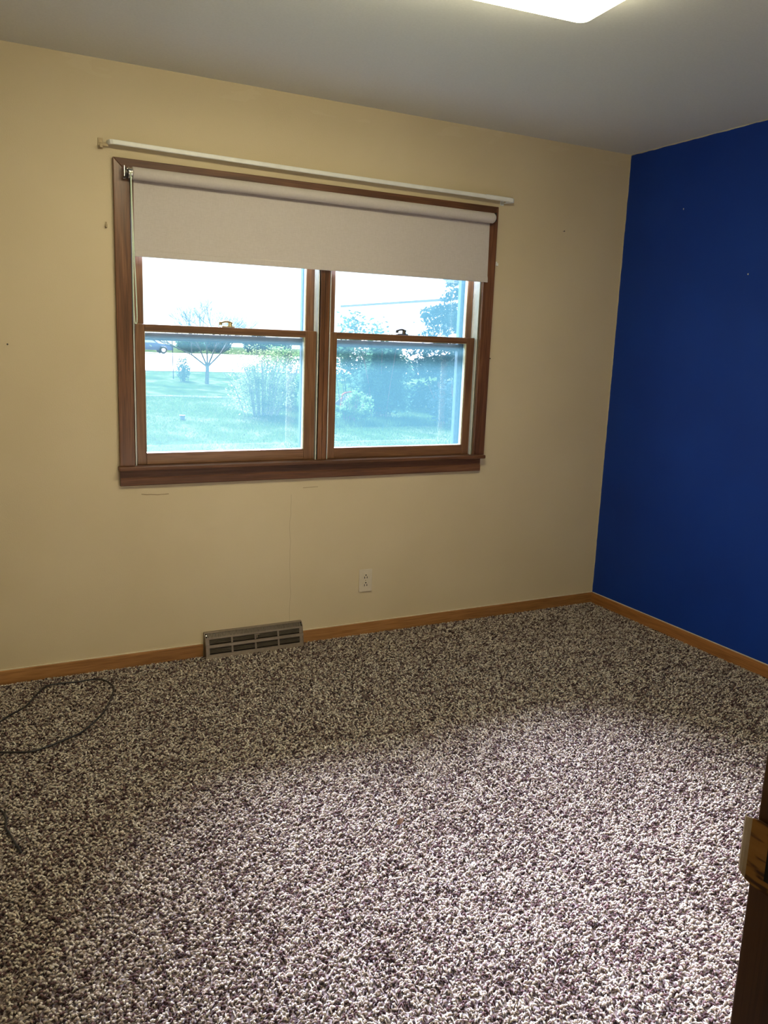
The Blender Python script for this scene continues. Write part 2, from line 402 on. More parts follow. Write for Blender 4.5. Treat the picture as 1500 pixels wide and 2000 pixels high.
# carpet pile: short twisted tufts, every one real geometry
def carpet():
    s = 0.0083
    xs = np.arange(-3.50, -0.002, s); ys = np.arange(-2.99, -0.002, s)
    X, Y = np.meshgrid(xs, ys); X = X.ravel(); Y = Y.ravel(); n = len(X)
    X = X + rng.uniform(-.5, .5, n) * s * 1.1; Y = Y + rng.uniform(-.5, .5, n) * s * 1.1
    X = np.clip(X, -3.6, -0.014); Y = np.clip(Y, -2.998, -0.014)
    flow = 0.9 * np.sin(X * 2.3 + 1.3 * np.sin(Y * 1.7)) + 0.6 * np.sin(Y * 3.1 + X * 1.1)
    th = flow + rng.normal(0, 1.15, n)
    L = rng.uniform(0.010, 0.0165, n); hh = rng.uniform(0.0045, 0.0095, n)
    R = rng.uniform(0.0024, 0.0037, n)
    dx, dy = np.cos(th), np.sin(th)
    bend = rng.normal(0, .35, n)
    ex, ey = np.cos(th + bend), np.sin(th + bend)
    V = np.zeros((n, 9, 3), np.float32)
    ang = np.array([0, math.pi / 2, math.pi, 3 * math.pi / 2]) + .4
    for k in range(4):
        V[:, k, 0] = X + R * .8 * math.cos(ang[k]); V[:, k, 1] = Y + R * .8 * math.sin(ang[k]); V[:, k, 2] = 0.0005
        mxx = X + dx * L * .42; myy = Y + dy * L * .42
        sx, sy = -dy, dx
        a, b = math.cos(ang[k]), math.sin(ang[k])
        V[:, 4 + k, 0] = mxx + sx * R * 1.15 * a - dx * .35 * R * b; V[:, 4 + k, 1] = myy + sy * R * 1.15 * a - dy * .35 * R * b
        V[:, 4 + k, 2] = hh + R * .8 * b
    V[:, 8, 0] = X + dx * L * .42 + ex * L * .62; V[:, 8, 1] = Y + dy * L * .42 + ey * L * .62; V[:, 8, 2] = hh * rng.uniform(.55, 1.1, n)
    V[:, :, 0] = np.minimum(V[:, :, 0], -0.0125); V[:, :, 1] = np.minimum(V[:, :, 1], -0.0125)
    fl = []
    for k in range(4):
        k2 = (k + 1) % 4
        fl += [(k, k2, 4 + k2), (k, 4 + k2, 4 + k), (4 + k, 4 + k2, 8)]
    fl = np.array(fl)
    F = (fl[None] + (np.arange(n) * 9)[:, None, None]).reshape(-1, 3)
    me = np_mesh('carpet_pile', V.reshape(-1, 3), F, 3)
    pal = np.array([(0.62, 0.57, 0.55), (0.76, 0.73, 0.73), (0.33, 0.27, 0.26), (0.13, 0.075, 0.085), (0.055, 0.028, 0.034), (0.46, 0.40, 0.37)])
    pr = [.22, .15, .22, .18, .11, .12]
    # neighbouring tufts come from the same twisted yarn now and then
    idx = rng.choice(6, n, p=pr)
    same = rng.random(n) < .10
    idx[1:][same[1:]] = idx[:-1][same[1:]]
    pal = pal * np.array([.95, .91, .80])
    col = pal[idx] * rng.uniform(.85, 1.15, (n, 1))
    colv = np.ones((n, 9, 4), np.float32); colv[:, :, :3] = col[:, None, :]
    ca = me.color_attributes.new('tuft', 'FLOAT_COLOR', 'POINT'); ca.data.foreach_set('color', colv.ravel())
    me.polygons.foreach_set('use_smooth', np.ones(len(F), bool))
    obj('carpet_pile', me, 'carpet_yarn', floor, kind='stuff')
carpet()

# ---------------------------------------------------------------- baseboards
bb = empty('baseboard_back', (-2.1, 0, 0), kind='structure')
obj('board', box((XL, -.012, 0), (-2.272, 0, .0655), .002), 'baseboard_wood_x', bb)
obj('board', box((-1.795, -.012, 0), (0, 0, .0655), .002), 'baseboard_wood_x', bb)
obj('caulk_line', boxes([((XL, -.005, .0655), (-2.272, 0, .0685)), ((-1.795, -.005, .0655), (0, 0, .0685))]), 'caulk', bb)
bl = empty('baseboard_right', (0, -1.5, 0), kind='structure')
obj('board', box((-.012, YF, 0), (0, -.012, .0655), .002), 'baseboard_wood_y', bl)
obj('caulk_line', box((-.005, YF, .0655), (0, -.012, .0680)), 'caulk', bl)

# ---------------------------------------------------------------- window casing (interior trim)
tr = empty('trim_1', (-1.72, 0, .88), kind='structure')
def mitred_side(x0, x1, z0, zt, cut, y0, y1):
    # side casing with a 45 degree mitre at the top; cut = +1 if the inner edge is on the right
    bm = bmesh.new()
    wd = x1 - x0
    q = [(x0, z0), (x1, z0), (x1, zt - wd if cut > 0 else zt), (x0, zt if cut > 0 else zt - wd)]
    A = [bm.verts.new((x, y0, z)) for x, z in q]; B = [bm.verts.new((x, y1, z)) for x, z in q]
    for k in range(4): bm.faces.new((A[k], A[(k + 1) % 4], B[(k + 1) % 4], B[k]))
    bm.faces.new(A[::-1]); bm.faces.new(B); bmesh.ops.recalc_face_normals(bm, faces=bm.faces)
    bmesh.ops.bevel(bm, geom=list(bm.edges), offset=.0022, segments=2, profile=.5, affect='EDGES')
    return bm
obj('side_casing', mitred_side(-2.616, -2.555, .889, 2.094, 1, -.018, -.0005), 'casing_wood_z', tr)
obj('side_casing', mitred_side(-.883, -.819, .889, 2.094, -1, -.018, -.0005), 'casing_wood_z', tr)
bm = bmesh.new()
q = [(-2.616, 2.094), (-.819, 2.094), (-.883, 2.033), (-2.555, 2.033)]
A = [bm.verts.new((x, -.018, z)) for x, z in q]; B = [bm.verts.new((x, -.0005, z)) for x, z in q]
for k in range(4): bm.faces.new((A[k], A[(k + 1) % 4], B[(k + 1) % 4], B[k]))
bm.faces.new(A[::-1]); bm.faces.new(B); bmesh.ops.recalc_face_normals(bm, faces=bm.faces)
bmesh.ops.bevel(bm, geom=list(bm.edges), offset=.002, segments=2, profile=.5, affect='EDGES')
obj('head_casing', bm, 'casing_wood_x', tr)
obj('mullion_board', box((-1.7335, -.006, .889), (-1.7135, .03, 2.033), .0015), 'casing_wood_z', tr)
obj('mullion_board', box((-1.7120, -.006, .889), (-1.6905, .03, 2.033), .0015), 'casing_wood_z', tr)
obj('mullion_core', box((-1.731, .0, .889), (-1.693, .125, 2.033)), 'storm_frame_paint', tr)
obj('window_sill', box((-2.623, -.042, .872), (-.823, .045, .889), .004), 'casing_wood_x', tr)
obj('sill_apron', prism_x([(-.0005, .806), (-.014, .806), (-.016, .809), (-.016, .836), (-.012, .839), (-.012, .872), (-.0005, .872)], -2.616, -.836), 'casing_wood_x', tr)

# ---------------------------------------------------------------- two double-hung windows
def window_unit(name, x0, x1, gx0, gx1, xl, xr, lock_x, lock_mat, lock_label):
    """x0..x1 clear jambs, gx0..gx1 lower glass, xl..xr sash outer edges"""
    wn = empty(name, ((x0 + x1) / 2, .05, .9), kind='structure')
    # jamb liners, parting stops and sill
    jw = .004
    for s, xa in ((1, x0), (-1, x1)):
        a, b_ = (xa, xa + jw) if s > 0 else (xa - jw, xa)
        obj('jamb_liner', boxes([((a, .0, .889), (b_, .11, 2.033)),
                                 ((min(a, b_ if s > 0 else a - .004), .043, .889), (max(b_, a + .008 if s > 0 else b_), .051, 2.033)),
                                 ((min(a, a), .0, .889), ((b_ + .004) if s > 0 else b_, .006, 2.033)) if s > 0 else ((a - .004, .0, .889), (b_, .006, 2.033)),
                                 ]), 'vinyl_liner', wn)
    obj('head_jamb', box((x0, .0, 2.027), (x1, .12, 2.040)), 'sash_wood_x', wn)
    obj('outer_sill', prism_x([(.05, .874), (.20, .850), (.20, .868), (.10, .893), (.05, .893)], x0, x1), 'storm_frame_paint', wn)
    # lower sash (part: stiles; sub-parts: rails, glass, putty, lock)
    y0, y1 = .010, .040
    lo = obj('lower_sash', boxes([((xl, y0, .890), (gx0, y1, 1.470)), ((gx1, y0, .890), (xr, y1, 1.470))], .0018), 'sash_wood_z', wn)
    obj('bottom_rail', box((gx0, y0 + .001, .890), (gx1, y1, .9385), .0018), 'sash_wood_x', lo)
    obj('meeting_rail', box((gx0, y0 + .0005, 1.4415), (gx1, y1, 1.4700), .0018), 'sash_wood_x', lo)
    obj('glass_pane', box((gx0 - .004, .0255, .935), (gx1 + .004, .0265, 1.445)), 'hazy_window_glass', lo)
    e = .0035
    obj('glazing_bead', boxes([((gx0, .016, .9385), (gx0 + e * .5, .036, 1.4415)), ((gx1 - e, .016, .9385), (gx1, .036, 1.4415)),
                               ((gx0, .019, .9385), (gx1, .036, .9385 + e * .45)), ((gx0, .022, 1.4415 - e * .6), (gx1, .036, 1.4415))]), 'glazing_putty', lo)
    # upper sash
    y0, y1 = .053, .083
    up = obj('upper_sash', boxes([((xl, y0, 1.441), (gx0 + .004, y1, 2.027)), ((gx1 + .018, y0, 1.441), (xr + .004, y1, 2.027))], .0018), 'sash_wood_z', wn)
    obj('top_rail', box((gx0 + .004, y0, 1.975), (gx1 + .018, y1, 2.027), .0018), 'sash_wood_x', up)
    obj('meeting_rail', box((gx0 + .004, y0, 1.441), (gx1 + .018, y1, 1.467), .0018), 'sash_wood_x', up)
    obj('glass_pane', box((gx0, .0675, 1.462), (gx1 + .022, .0685, 1.98)), 'hazy_window_glass', up)
    obj('glazing_bead', boxes([((gx1 + .0145, .058, 1.467), (gx1 + .018, .078, 1.975)), ((gx0 + .004, .058, 1.467), (gx0 + .0055, .078, 1.975))]), 'glazing_putty', up)
    # storm window outside
    sy0, sy1 = .128, .148
    sx0, sx1 = x0 + .002, x1 - .002
    fw = .034
    st = obj('storm_frame', boxes([((sx0, sy0, .905), (sx0 + fw, sy1, 2.04)), ((sx1 - fw, sy0, .905), (sx1, sy1, 2.04)),
                                   ((sx0 + fw, sy0, 1.99), (sx1 - fw, sy1, 2.04)), ((sx0 + fw, sy0, .895), (sx1 - fw, sy1, .9235))], .0015), 'storm_frame_paint', wn)
    obj('storm_rail', boxes([((sx0 + fw, sy0 - .004, 1.405), (sx1 - fw, sy1, 1.437)), ((sx0 + fw, sy0 - .008, 1.410), (sx1 - fw, sy0, 1.416))], .001), 'storm_frame_paint', st)
    obj('storm_track', boxes([((sx1 - fw - .001, sy0 - .006, .932), (sx1 - fw + .004, sy0, 1.99)), ((sx1 - .020, sy0 - .010, .932), (sx1 - .016, sy0, 1.99)),
                              ((sx1 - .010, sy0 - .016, .932), (sx1 - .006, sy0, 1.99)),
                              ((sx0 + fw - .004, sy0 - .006, .932), (sx0 + fw + .001, sy0, 1.99))]), 'storm_frame_paint', st)
    obj('glass_pane', boxes([((sx0 + fw, .1375, .932), (sx1 - fw, .1385, 1.405)), ((sx0 + fw, .1375, 1.437), (sx1 - fw, .1385, 1.99))]), 'storm_glass', st)
    # sash lock on the meeting rail: base, post and curved cam lever
    bm = bmesh.new()
    add_box(bm, (lock_x - .028, .013, 1.4705), (lock_x + .028, .037, 1.4755), .0015)
    add_cyl(bm, (lock_x + .010, .025, 1.4755), (lock_x + .010, .025, 1.490), .0105, .008, 14)
    add_sweep(bm, smooth_path([(lock_x + .018, .025, 1.4885), (lock_x, .022, 1.4945), (lock_x - .020, .014, 1.4935), (lock_x - .037, .006, 1.488)], 5),
              [(a * 1.2, b * .75) for a, b in circ(.0065, 8)])
    add_cyl(bm, (lock_x - .037, .006, 1.479), (lock_x - .037, .006, 1.492), .0075, .006, 10)
    obj('sash_lock', bm, lock_mat, lo, label=lock_label)
    return wn
window_unit('window_1', -2.5535, -1.7345, -2.5025, -1.7965, -2.541, -1.7445, -2.150, 'old_brass', 'tan brass sash lock with curled lever')
window_unit('window_2', -1.6900, -.8840, -1.6425, -.9400, -1.6820, -.8975, -1.300, 'dark_metal', 'dark metal sash lock with curled lever')

# ---------------------------------------------------------------- roller shade
rs = empty('roller_shade', (-1.71, -.02, 2.09), 'pale beige fabric roller shade partly lowered over the top of the wooden window', 'window shade')
TZ0, TZ1, TY, TR = 2.037, 2.034, -.046, .0235
obj('roller_tube', cyl((-2.550, TY, TZ0), (-.868, TY, TZ1), TR, None, 40, .003), 'shade_fabric', rs, smooth=False)
# fabric sheet: hangs from the back of the tube, slight ripples
def fab():
    nx, nz = 90, 18
    bm = bmesh.new()
    def sheet(off, flip):
        g = []
        for i in range(nx + 1):
            col = []
            for j in range(nz + 1):
                u, v = i / nx, j / nz
                x = -2.542 + u * (2.542 - .871) + .004 * v * (1 if u > .98 else 0)
                zb = 1.731 + .010 * u
                z = TZ0 + (TZ1 - TZ0) * u + (zb - TZ0) * v
                y = TY + TR - .001 + .0022 * math.sin(u * 9 + 1.5) * v * (1 - .3 * v) - .004 * math.exp(-((u - .27 - .12 * v) / .03) ** 2) * (v * (1 - v)) * 3 \
                    - .0045 * math.exp(-((u - .80 + .14 * v) / .04) ** 2) * (v * (1 - v)) * 3
                if v > .9 and u > .985: y -= .004
                col.append(bm.verts.new((x, min(y, -.0208) + off, z)))
            g.append(col)
        for i in range(nx):
            for j in range(nz):
                q = (g[i][j], g[i + 1][j], g[i + 1][j + 1], g[i][j + 1])
                bm.faces.new(q[::-1] if flip else q)
        return g
    a = sheet(0, True); b_ = sheet(.0014, False)
    def edge(l0, l1):
        for k in range(len(l0) - 1): bm.faces.new((l0[k], l0[k + 1], l1[k + 1], l1[k]))
    n0 = [bm.verts.new(v.co) for v in a[0]]; n1 = [bm.verts.new(v.co) for v in b_[0]]; edge(n0, n1)
    n0 = [bm.verts.new(v.co) for v in a[-1]]; n1 = [bm.verts.new(v.co) for v in b_[-1]]; edge(n0, n1)
    return bm
fb = obj('fabric_panel', fab(), 'shade_fabric', rs, smooth=True)
bm = bmesh.new()
add_sweep(bm, [(-2.541, -.0245, 1.7425), (-.872, -.0245, 1.7525)], [(-.0032, -.0115), (-.0022, -.013), (.0022, -.013), (.0034, -.0115), (.0034, .010), (.002, .012), (-.002, .012), (-.0032, .010)])
bmesh.ops.recalc_face_normals(bm, faces=bm.faces)
obj('hem_bar', bm, 'shade_fabric', fb)
for s, x in ((-1, -2.5815), (1, -.8600)):
    obj('bracket', boxes([((x - .0012, TY - .016, TZ0 - .018), (x + .0012, -.018, TZ0 + .022)), ((min(x, x + s * -.0), -.021, TZ0 - .018), (x + .012 if s < 0 else x - .0, -.018, TZ0 + .022)) if s < 0 else ((x - .012, -.021, TZ0 - .018), (x, -.018, TZ0 + .022))], .0005), 'chrome' if s < 0 else 'dark_metal', rs)
bm = bmesh.new()
add_cyl(bm, (-2.5795, TY, TZ0), (-2.5720, TY, TZ0), .0195, None, 28, .001)
add_cyl(bm, (-2.5720, TY, TZ0), (-2.5660, TY, TZ0), .013, None, 24)
for k in range(8):
    a = k * math.pi / 4
    add_cyl(bm, (-2.5820, TY + .012 * math.cos(a), TZ0 + .012 * math.sin(a)), (-2.5795, TY + .012 * math.cos(a), TZ0 + .012 * math.sin(a)), .0028, None, 8)
obj('clutch_hub', bm, 'dark_metal', rs, label='dark clutch hub')
bm = bmesh.new()
add_cyl(bm, (-2.5665, TY, TZ0), (-2.5625, TY, TZ0), .0215, None, 28, .001)
add_cyl(bm, (-2.5625, TY, TZ0), (-2.5545, TY, TZ0), .0190, None, 28)
add_cyl(bm, (-2.5545, TY, TZ0), (-2.5502, TY, TZ0), .0215, None, 28, .001)
obj('clutch_wheel', bm, 'chrome', rs, label='shiny chrome clutch wheel')
obj('end_plug', cyl((-.868, TY, TZ1), (-.8612, TY, TZ1), .0225, .016, 28, .002), 'white_enamel', rs)
# cord loop
cp = [(-2.5585, TY - .0205, TZ0), (-2.5590, TY - .019, 1.98), (-2.5545, TY - .006, 1.85), (-2.553, TY + .004, 1.70), (-2.5525, -.036, 1.55), (-2.549, -.033, 1.480),
      (-2.5445, -.031, 1.470), (-2.5405, -.033, 1.480), (-2.541, -.034, 1.56), (-2.545, -.030, 1.72), (-2.549, -.030, 1.88), (-2.5545, TY - .004, 1.99), (-2.5570, TY - .0205, 2.02)]
bm = bmesh.new(); add_sweep(bm, smooth_path(cp, 10), circ(.0023, 8)); bmesh.ops.recalc_face_normals(bm, faces=bm.faces)
obj('pull_cord', bm, 'cord_green', rs, smooth=True, label='pale green looped pull cord')

# ---------------------------------------------------------------- curtain rod
cr = empty('curtain_rod', (-1.7, -.06, 2.14), 'flat white metal curtain rod on the wall just above the window', 'curtain rod')
def cprof(h, w_): return [(-w_, -h), (w_ * .2, -h), (w_, -h * .75), (w_, h * .75), (w_ * .2, h), (-w_, h)]
bm = bmesh.new()
p = [(-2.636, -.016, 2.1405), (-2.632, -.030, 2.142), (-2.627, -.037, 2.1425), (-2.618, -.0400, 2.1430)] + [(-2.60 + (1.70) * t, -.0405, 2.1428 - .0130 * t - .003 * math.sin(math.pi * t)) for t in [i / 14 for i in range(15)]]
add_sweep(bm, p, cprof(.0088, .0028)); bmesh.ops.recalc_face_normals(bm, faces=bm.faces)
rd = obj('inner_rod', bm, 'white_enamel', cr)
bm = bmesh.new()
p = [(-.912, -.0410, 2.1300), (-.83, -.0410, 2.1290), (-.775, -.0410, 2.1283), (-.757, -.0390, 2.1281), (-.749, -.0340, 2.1280), (-.749, -.028, 2.1279), (-.757, -.016, 2.1276), (-.772, -.003, 2.1270)]
add_sweep(bm, p, cprof(.0105, .0036)); bmesh.ops.recalc_face_normals(bm, faces=bm.faces)
obj('outer_rod', bm, 'white_enamel', cr)
bm = boxes([((-2.668, -.003, 2.118), (-2.650, 0, 2.158)), ((-2.664, -.024, 2.1195), (-2.654, -.003, 2.1225)), ((-2.664, -.026, 2.1195), (-2.654, -.023, 2.134)),
            ((-2.664, -.006, 2.140), (-2.654, -.003, 2.150)), ((-2.656, -.026, 2.126), (-2.634, -.018, 2.136))], .0006)
obj('wall_bracket', bm, 'tan_metal', cr, label='tan bracket with upturned hook')
bm = boxes([((-.803, -.003, 2.105), (-.783, 0, 2.142)), ((-.797, -.028, 2.112), (-.787, -.003, 2.115))], .0006)
obj('wall_bracket', bm, 'white_enamel', cr)

# holdback hooks and nails
def hook(x, z, mat, label, h=.022, w_=.007, gr=None):
    bm = boxes([((x - w_ / 2, -.002, z - h / 2), (x + w_ / 2, 0, z + h / 2)), ((x - w_ / 2, -.012, z - h / 2), (x + w_ / 2, -.002, z - h / 2 + .003)),
                ((x - w_ / 2, -.012, z - h / 2 + .003), (x + w_ / 2, -.009, z + h * .1))], .0005)
    obj('wall_hook', bm, mat, None, label, cat='hook')
hook(-2.645, 1.842, 'tan_metal', 'tiny tan holdback hook on the cream wall left of the window casing')
hook(-.803, 1.832, 'white_enamel', 'tiny white holdback clip on the wall right of the window casing', .020, .009)
def nail(x, z, label):
    bm = bmesh.new(); add_cyl(bm, (x, 0, z), (x, -.010, z), .0012, None, 8); add_cyl(bm, (x, -.010, z), (x, -.0115, z), .0032, None, 10)
    obj('nail', bm, 'dark_metal', None, label, cat='nail')
nail(-.406, 2.021, 'dark nail high on the cream wall between window and blue wall')
nail(-.812, 1.373, 'dark nail right beside the middle of the window casing')
nail(-3.018, 1.372, 'dark nail on the cream wall far left of the window')
for (y, z, lb) in ((-.395, 2.122, 'pale paint chip on the blue wall near the corner'), (-.811, 1.791, 'pale paint chip on the blue wall at the right edge')):
    bm = bmesh.new()
    ring = [bm.verts.new((-.0006, y + .0035 * math.cos(a) * rnd.uniform(.6, 1.3), z + .0045 * math.sin(a) * rnd.uniform(.6, 1.3))) for a in [k * math.pi / 4 for k in range(8)]]
    f = bm.faces.new(ring); e = bmesh.ops.extrude_face_region(bm, geom=[f])
    for v in [v for v in e['geom'] if isinstance(v, bmesh.types.BMVert)]: v.co.x = 0
    bmesh.ops.recalc_face_normals(bm, faces=bm.faces)
    obj('paint_chip', bm, 'caulk', None, lb, cat='paint chip')

# ---------------------------------------------------------------- wall outlet
ou = empty('wall_outlet', (-1.463, 0, .282), 'cream duplex wall outlet low on the wall below the window', 'outlet')
obj('cover_plate', box((-1.498, -.0065, .225), (-1.428, -.0002, .339), .0022, 3), 'outlet_plastic', ou)
for zc in (.3015, .2625):
    bm = bmesh.new()
    add_cyl(bm, (-1.463, -.0060, zc), (-1.463, -.0085, zc), .0170, .0165, 28)
    rc = obj('receptacle', bm, 'outlet_plastic', ou)
    obj('slot', boxes([((-1.4712, -.0089, zc - .0085), (-1.4678, -.0084, zc + .0015)), ((-1.4582, -.0089, zc - .0085), (-1.4548, -.0084, zc + .0015))]), 'black_void', rc)
    obj('ground_hole', cyl((-1.463, -.0084, zc + .0085), (-1.463, -.0089, zc + .0085), .0034, None, 12), 'black_void', rc)
obj('screw', cyl((-1.463, -.0060, .282), (-1.463, -.0078, .282), .0024, .0020, 14), 'tan_metal', ou)

# ---------------------------------------------------------------- baseboard register
rg = empty('floor_register', (-2.033, -.03, 0), 'taupe metal baseboard heating register with slotted grilles below the window', 'vent')
rx0, rx1 = -2.268, -1.800
# side outline (y, z): sloped face
obj('back_pan', prism_x([(-.001, 0.0), (-.030, 0.0), (-.016, .090), (-.008, .108), (-.001, .112)], rx0 + .004, rx1 - .004), 'register_dark', rg)
SL = lambda z: -.050 + z * .020 / .098           # y of the sloped face at height z
for x in (rx0, rx1 - .0025):
    obj('end_cap', prism_x([(0, 0), (-.052, 0), (-.052, .010), (SL(.098) - .001, .0990), (-.0155, .1180), (0, .1195)], x, x + .0025), 'register_metal', rg)
obj('top_lip', prism_x([(0, .1197), (-.0115, .1197), (-.0165, .1160), (-.0135, .1130), (0, .1155)], rx0, rx1), 'register_metal', rg)
def bar(name, z0, z1, out=.0, xa=rx0, xb=rx1, th=.003):
    return obj(name, prism_x([(SL(z0) - out, z0), (SL(z1) - out, z1), (SL(z1) + th, z1), (SL(z0) + th, z0)], xa, xb), 'register_metal', rg)
bar('upper_bar', .0915, .0985, .0005)
bar('middle_bar', .0545, .0665, .0045)
bar('lower_bar', .0170, .0240)
obj('floor_flange', prism_x([(SL(.017), .017), (-.0525, .004), (-.0545, .0), (-.050, .0), (-.0465, .016)], rx0 - .002, rx1 + .002), 'register_metal', rg)
inner = (rx1 - rx0 - .024) / 4
for k in range(5):
    xc = rx0 + .012 + inner * k; hw = .006 if k in (0, 4) else .0040
    xa, xb = max(rx0, xc - (.012 if k == 0 else hw)), min(rx1, xc + (.012 if k == 4 else hw))
    bar('upright', .0665, .0925, -.0008, xa, xb)
    bar('upright', .0240, .0545, -.0008, xa, xb)
def slat_mesh():
    return prism_x([(0, 0), (.008, .0030), (.008, .0045), (0, .0026)], -inner / 2 + .003, inner / 2 - .003)
sm = None
for zz in (.0290, .0350, .0410, .0470, .0710, .0770, .0830, .0880):
    for k in range(4):
        xc = rx0 + .012 + inner * (k + .5)
        if sm is None:
            o = obj('slat', slat_mesh(), 'register_slat', rg); sm = o.data
        else:
            o = bpy.data.objects.new('slat', sm); C.objects.link(o); o.parent = rg; o.matrix_parent_inverse = Matrix.Translation(rg.location).inverted()
        o.location = (xc, SL(zz) + .003, zz)
bm = bmesh.new()
nf = 66
for k in range(nf + 1):
    x = rx0 + .012 + (rx1 - rx0 - .024) * k / nf
    q = [(-.0140, .1150), (-.0305, .0985), (-.0275, .0960), (-.0110, .1125)]
    A = [bm.verts.new((x - .0017, y, z)) for y, z in q]; B = [bm.verts.new((x + .0017, y, z)) for y, z in q]
    for e_ in range(4): bm.faces.new((A[e_], A[(e_ + 1) % 4], B[(e_ + 1) % 4], B[e_]))
    bm.faces.new(A[::-1]); bm.faces.new(B)
obj('comb_fins', bm, 'register_metal', rg, kind='stuff')
bm = boxes([((-2.040, SL(.09) - .010, .0880), (-2.016, SL(.09) + .001, .0905)), ((-2.031, SL(.08) - .007, .0740), (-2.025, SL(.08) - .002, .0885))], .0008)
obj('damper_lever', bm, 'register_metal', rg)
for x in (rx0 + .006, rx1 - .006):
    obj('screw', cyl((x, -.0185, .1045), (x, -.0245, .1090), .0028, .002, 10), 'chrome', rg)

# ---------------------------------------------------------------- ceiling light (rounded fluorescent cloud fixture)
cl = empty('ceiling_light', (-2.10, -1.52, H), 'glowing white rounded rectangular ceiling light, cut by the top of the photo', 'ceiling light')
def pill(hx, hy, rad, z0, z1, bow, name, mat, inset=.03):
    bm = bmesh.new(); rings = []
    prof = [(0.0, z0), (0.0, z0 - (z0 - z1) * .55), (inset * .25, z0 - (z0 - z1) * .85), (inset, z1)]
    for ins, z in prof:
        ring = []
        for cx, cy, a0 in ((1, 1, 0), (-1, 1, 90), (-1, -1, 180), (1, -1, 270)):
            for k in range(9):
                a = math.radians(a0 + k * 90 / 8)
                x = cx * (hx - rad) + (rad - ins * .9) * math.cos(a); y = cy * (hy - rad) + (rad - ins * .9) * math.sin(a)
                x += bow * cx * (1 - (y / hy) ** 2) * .5 * (1 if abs(x) > hx * .9 else 0)
                ring.append(bm.verts.new((x, y, z)))
        rings.append(ring)
    n = len(rings[0])
    for r0, r1 in zip(rings, rings[1:]):
        for k in range(n): bm.faces.new((r0[k], r0[(k + 1) % n], r1[(k + 1) % n], r1[k]))
    bm.faces.new(rings[0]); bm.faces.new(rings[-1][::-1]); bmesh.ops.recalc_face_normals(bm, faces=bm.faces)
    return obj(name, bm, mat, None, smooth=True)
rot = math.radians(-4.6)
b1 = pill(.56, .13, .02, 0, -.012, 0, 'mounting_plate', 'white_enamel', .0)
b2 = pill(.605, .165, .045, -.010, -.072, .004, 'diffuser', 'lit_diffuser', .02)
for o in (b1, b2):
    o.parent = cl
cl.location = (-2.080, -1.456, H); cl.rotation_euler = (0, 0, rot)

# ---------------------------------------------------------------- doorway with strike plate
dr = empty('door_1', (-2.93, YF - .05, 0), kind='structure')
obj('side_jamb', box((-2.538, YF - .118, 0), (-2.519, YF + .015, 2.045), .0025, 3), 'door_frame_wood', dr)
obj('side_jamb', box((-3.321, YF - .118, 0), (-3.302, YF + .015, 2.045), .0025, 3), 'door_frame_wood', dr)
obj('head_jamb', box((-3.321, YF - .118, 2.045), (-2.519, YF + .015, 2.062), .002), 'door_frame_wood', dr)
obj('door_stop', box((-2.549, YF - .075, 0), (-2.538, YF - .040, 2.045), .002), 'door_frame_wood', dr)
obj('side_casing', box((-2.533, YF, 0), (-2.475, YF + .013, 2.10), .004), 'door_frame_wood', dr)
obj('side_casing', box((-3.365, YF, 0), (-3.307, YF + .013, 2.10), .004), 'door_frame_wood', dr)
# strike plate: flat plate on the jamb with a lip curling round the room-side edge
simple('lit_lip', (0.42, 0.33, 0.20), (0.58, 0.48, 0.34), rough=.35, metal=.3, scale=60)  # lighter brass for the lip: room light falling on it put into the colour
def plate(pathp):
    bm = bmesh.new(); zt, zb = 1.008, .943; rings = []
    for (yy, xx) in pathp:
        sh = 0.0 if yy < .012 else min(1, (yy - .012) / .016)
        zz0, zz1 = zb + .008 * sh, zt - .006 * sh
        rings.append([bm.verts.new((xx, YF + yy, zz0)), bm.verts.new((xx, YF + yy, zz1)), bm.verts.new((xx - .0014, YF + yy, zz1)), bm.verts.new((xx - .0014, YF + yy, zz0))])
    for a, b_ in zip(rings, rings[1:]):
        for k in range(4): bm.faces.new((a[k], a[(k + 1) % 4], b_[(k + 1) % 4], b_[k]))
    bm.faces.new(rings[0]); bm.faces.new(rings[-1][::-1]); bmesh.ops.recalc_face_normals(bm, faces=bm.faces)
    return bm
sp = obj('strike_plate', plate([(-.036, -2.5395), (-.010, -2.5397), (.0095, -2.5400), (.0165, -2.5405)]), 'scratched_brass', dr, label='scratched brass strike plate')
obj('plate_lip', plate([(.0165, -2.5405), (.0205, -2.5402), (.0245, -2.5390), (.0275, -2.5365), (.0290, -2.5330)]), 'lit_lip', sp, label='curled lip, pale with painted room light')
obj('latch_hole', box((-2.5420, YF - .026, .955), (-2.5408, YF - .002, .988), .0003), 'black_void', sp)

# ---------------------------------------------------------------- cable and crumb
cab = [(-3.16, -.42), (-3.10, -.345), (-3.028, -.264), (-2.985, -.175), (-2.942, -.110), (-2.88, -.098), (-2.824, -.101), (-2.760, -.103), (-2.722, -.130), (-2.695, -.20), (-2.708, -.275), (-2.744, -.38), (-2.775, -.45),
       (-2.818, -.51), (-2.865, -.565), (-2.925, -.605), (-2.98, -.630), (-3.035, -.64), (-3.09, -.625), (-3.15, -.612), (-3.26, -.64), (-3.34, -.74), (-3.30, -.88), (-3.20, -.945), (-3.143, -.98), (-3.128, -1.03), (-3.130, -1.084), (-3.118, -1.14), (-3.102, -1.206)]
start = [(-3.72, -.70), (-3.55, -.66), (-3.38, -.56), (-3.26, -.50)]
pts = [(x, y, .0135 + .002 * math.sin(i * 1.7)) for i, (x, y) in enumerate(start + cab)]
bm = bmesh.new(); add_sweep(bm, smooth_path(pts, 8), circ(.0034, 8)); bmesh.ops.recalc_face_normals(bm, faces=bm.faces)
cb = obj('power_cable', bm, 'black_rubber', None, 'thin black cable looped loosely on the carpet at the left', cat='cable', smooth=True)
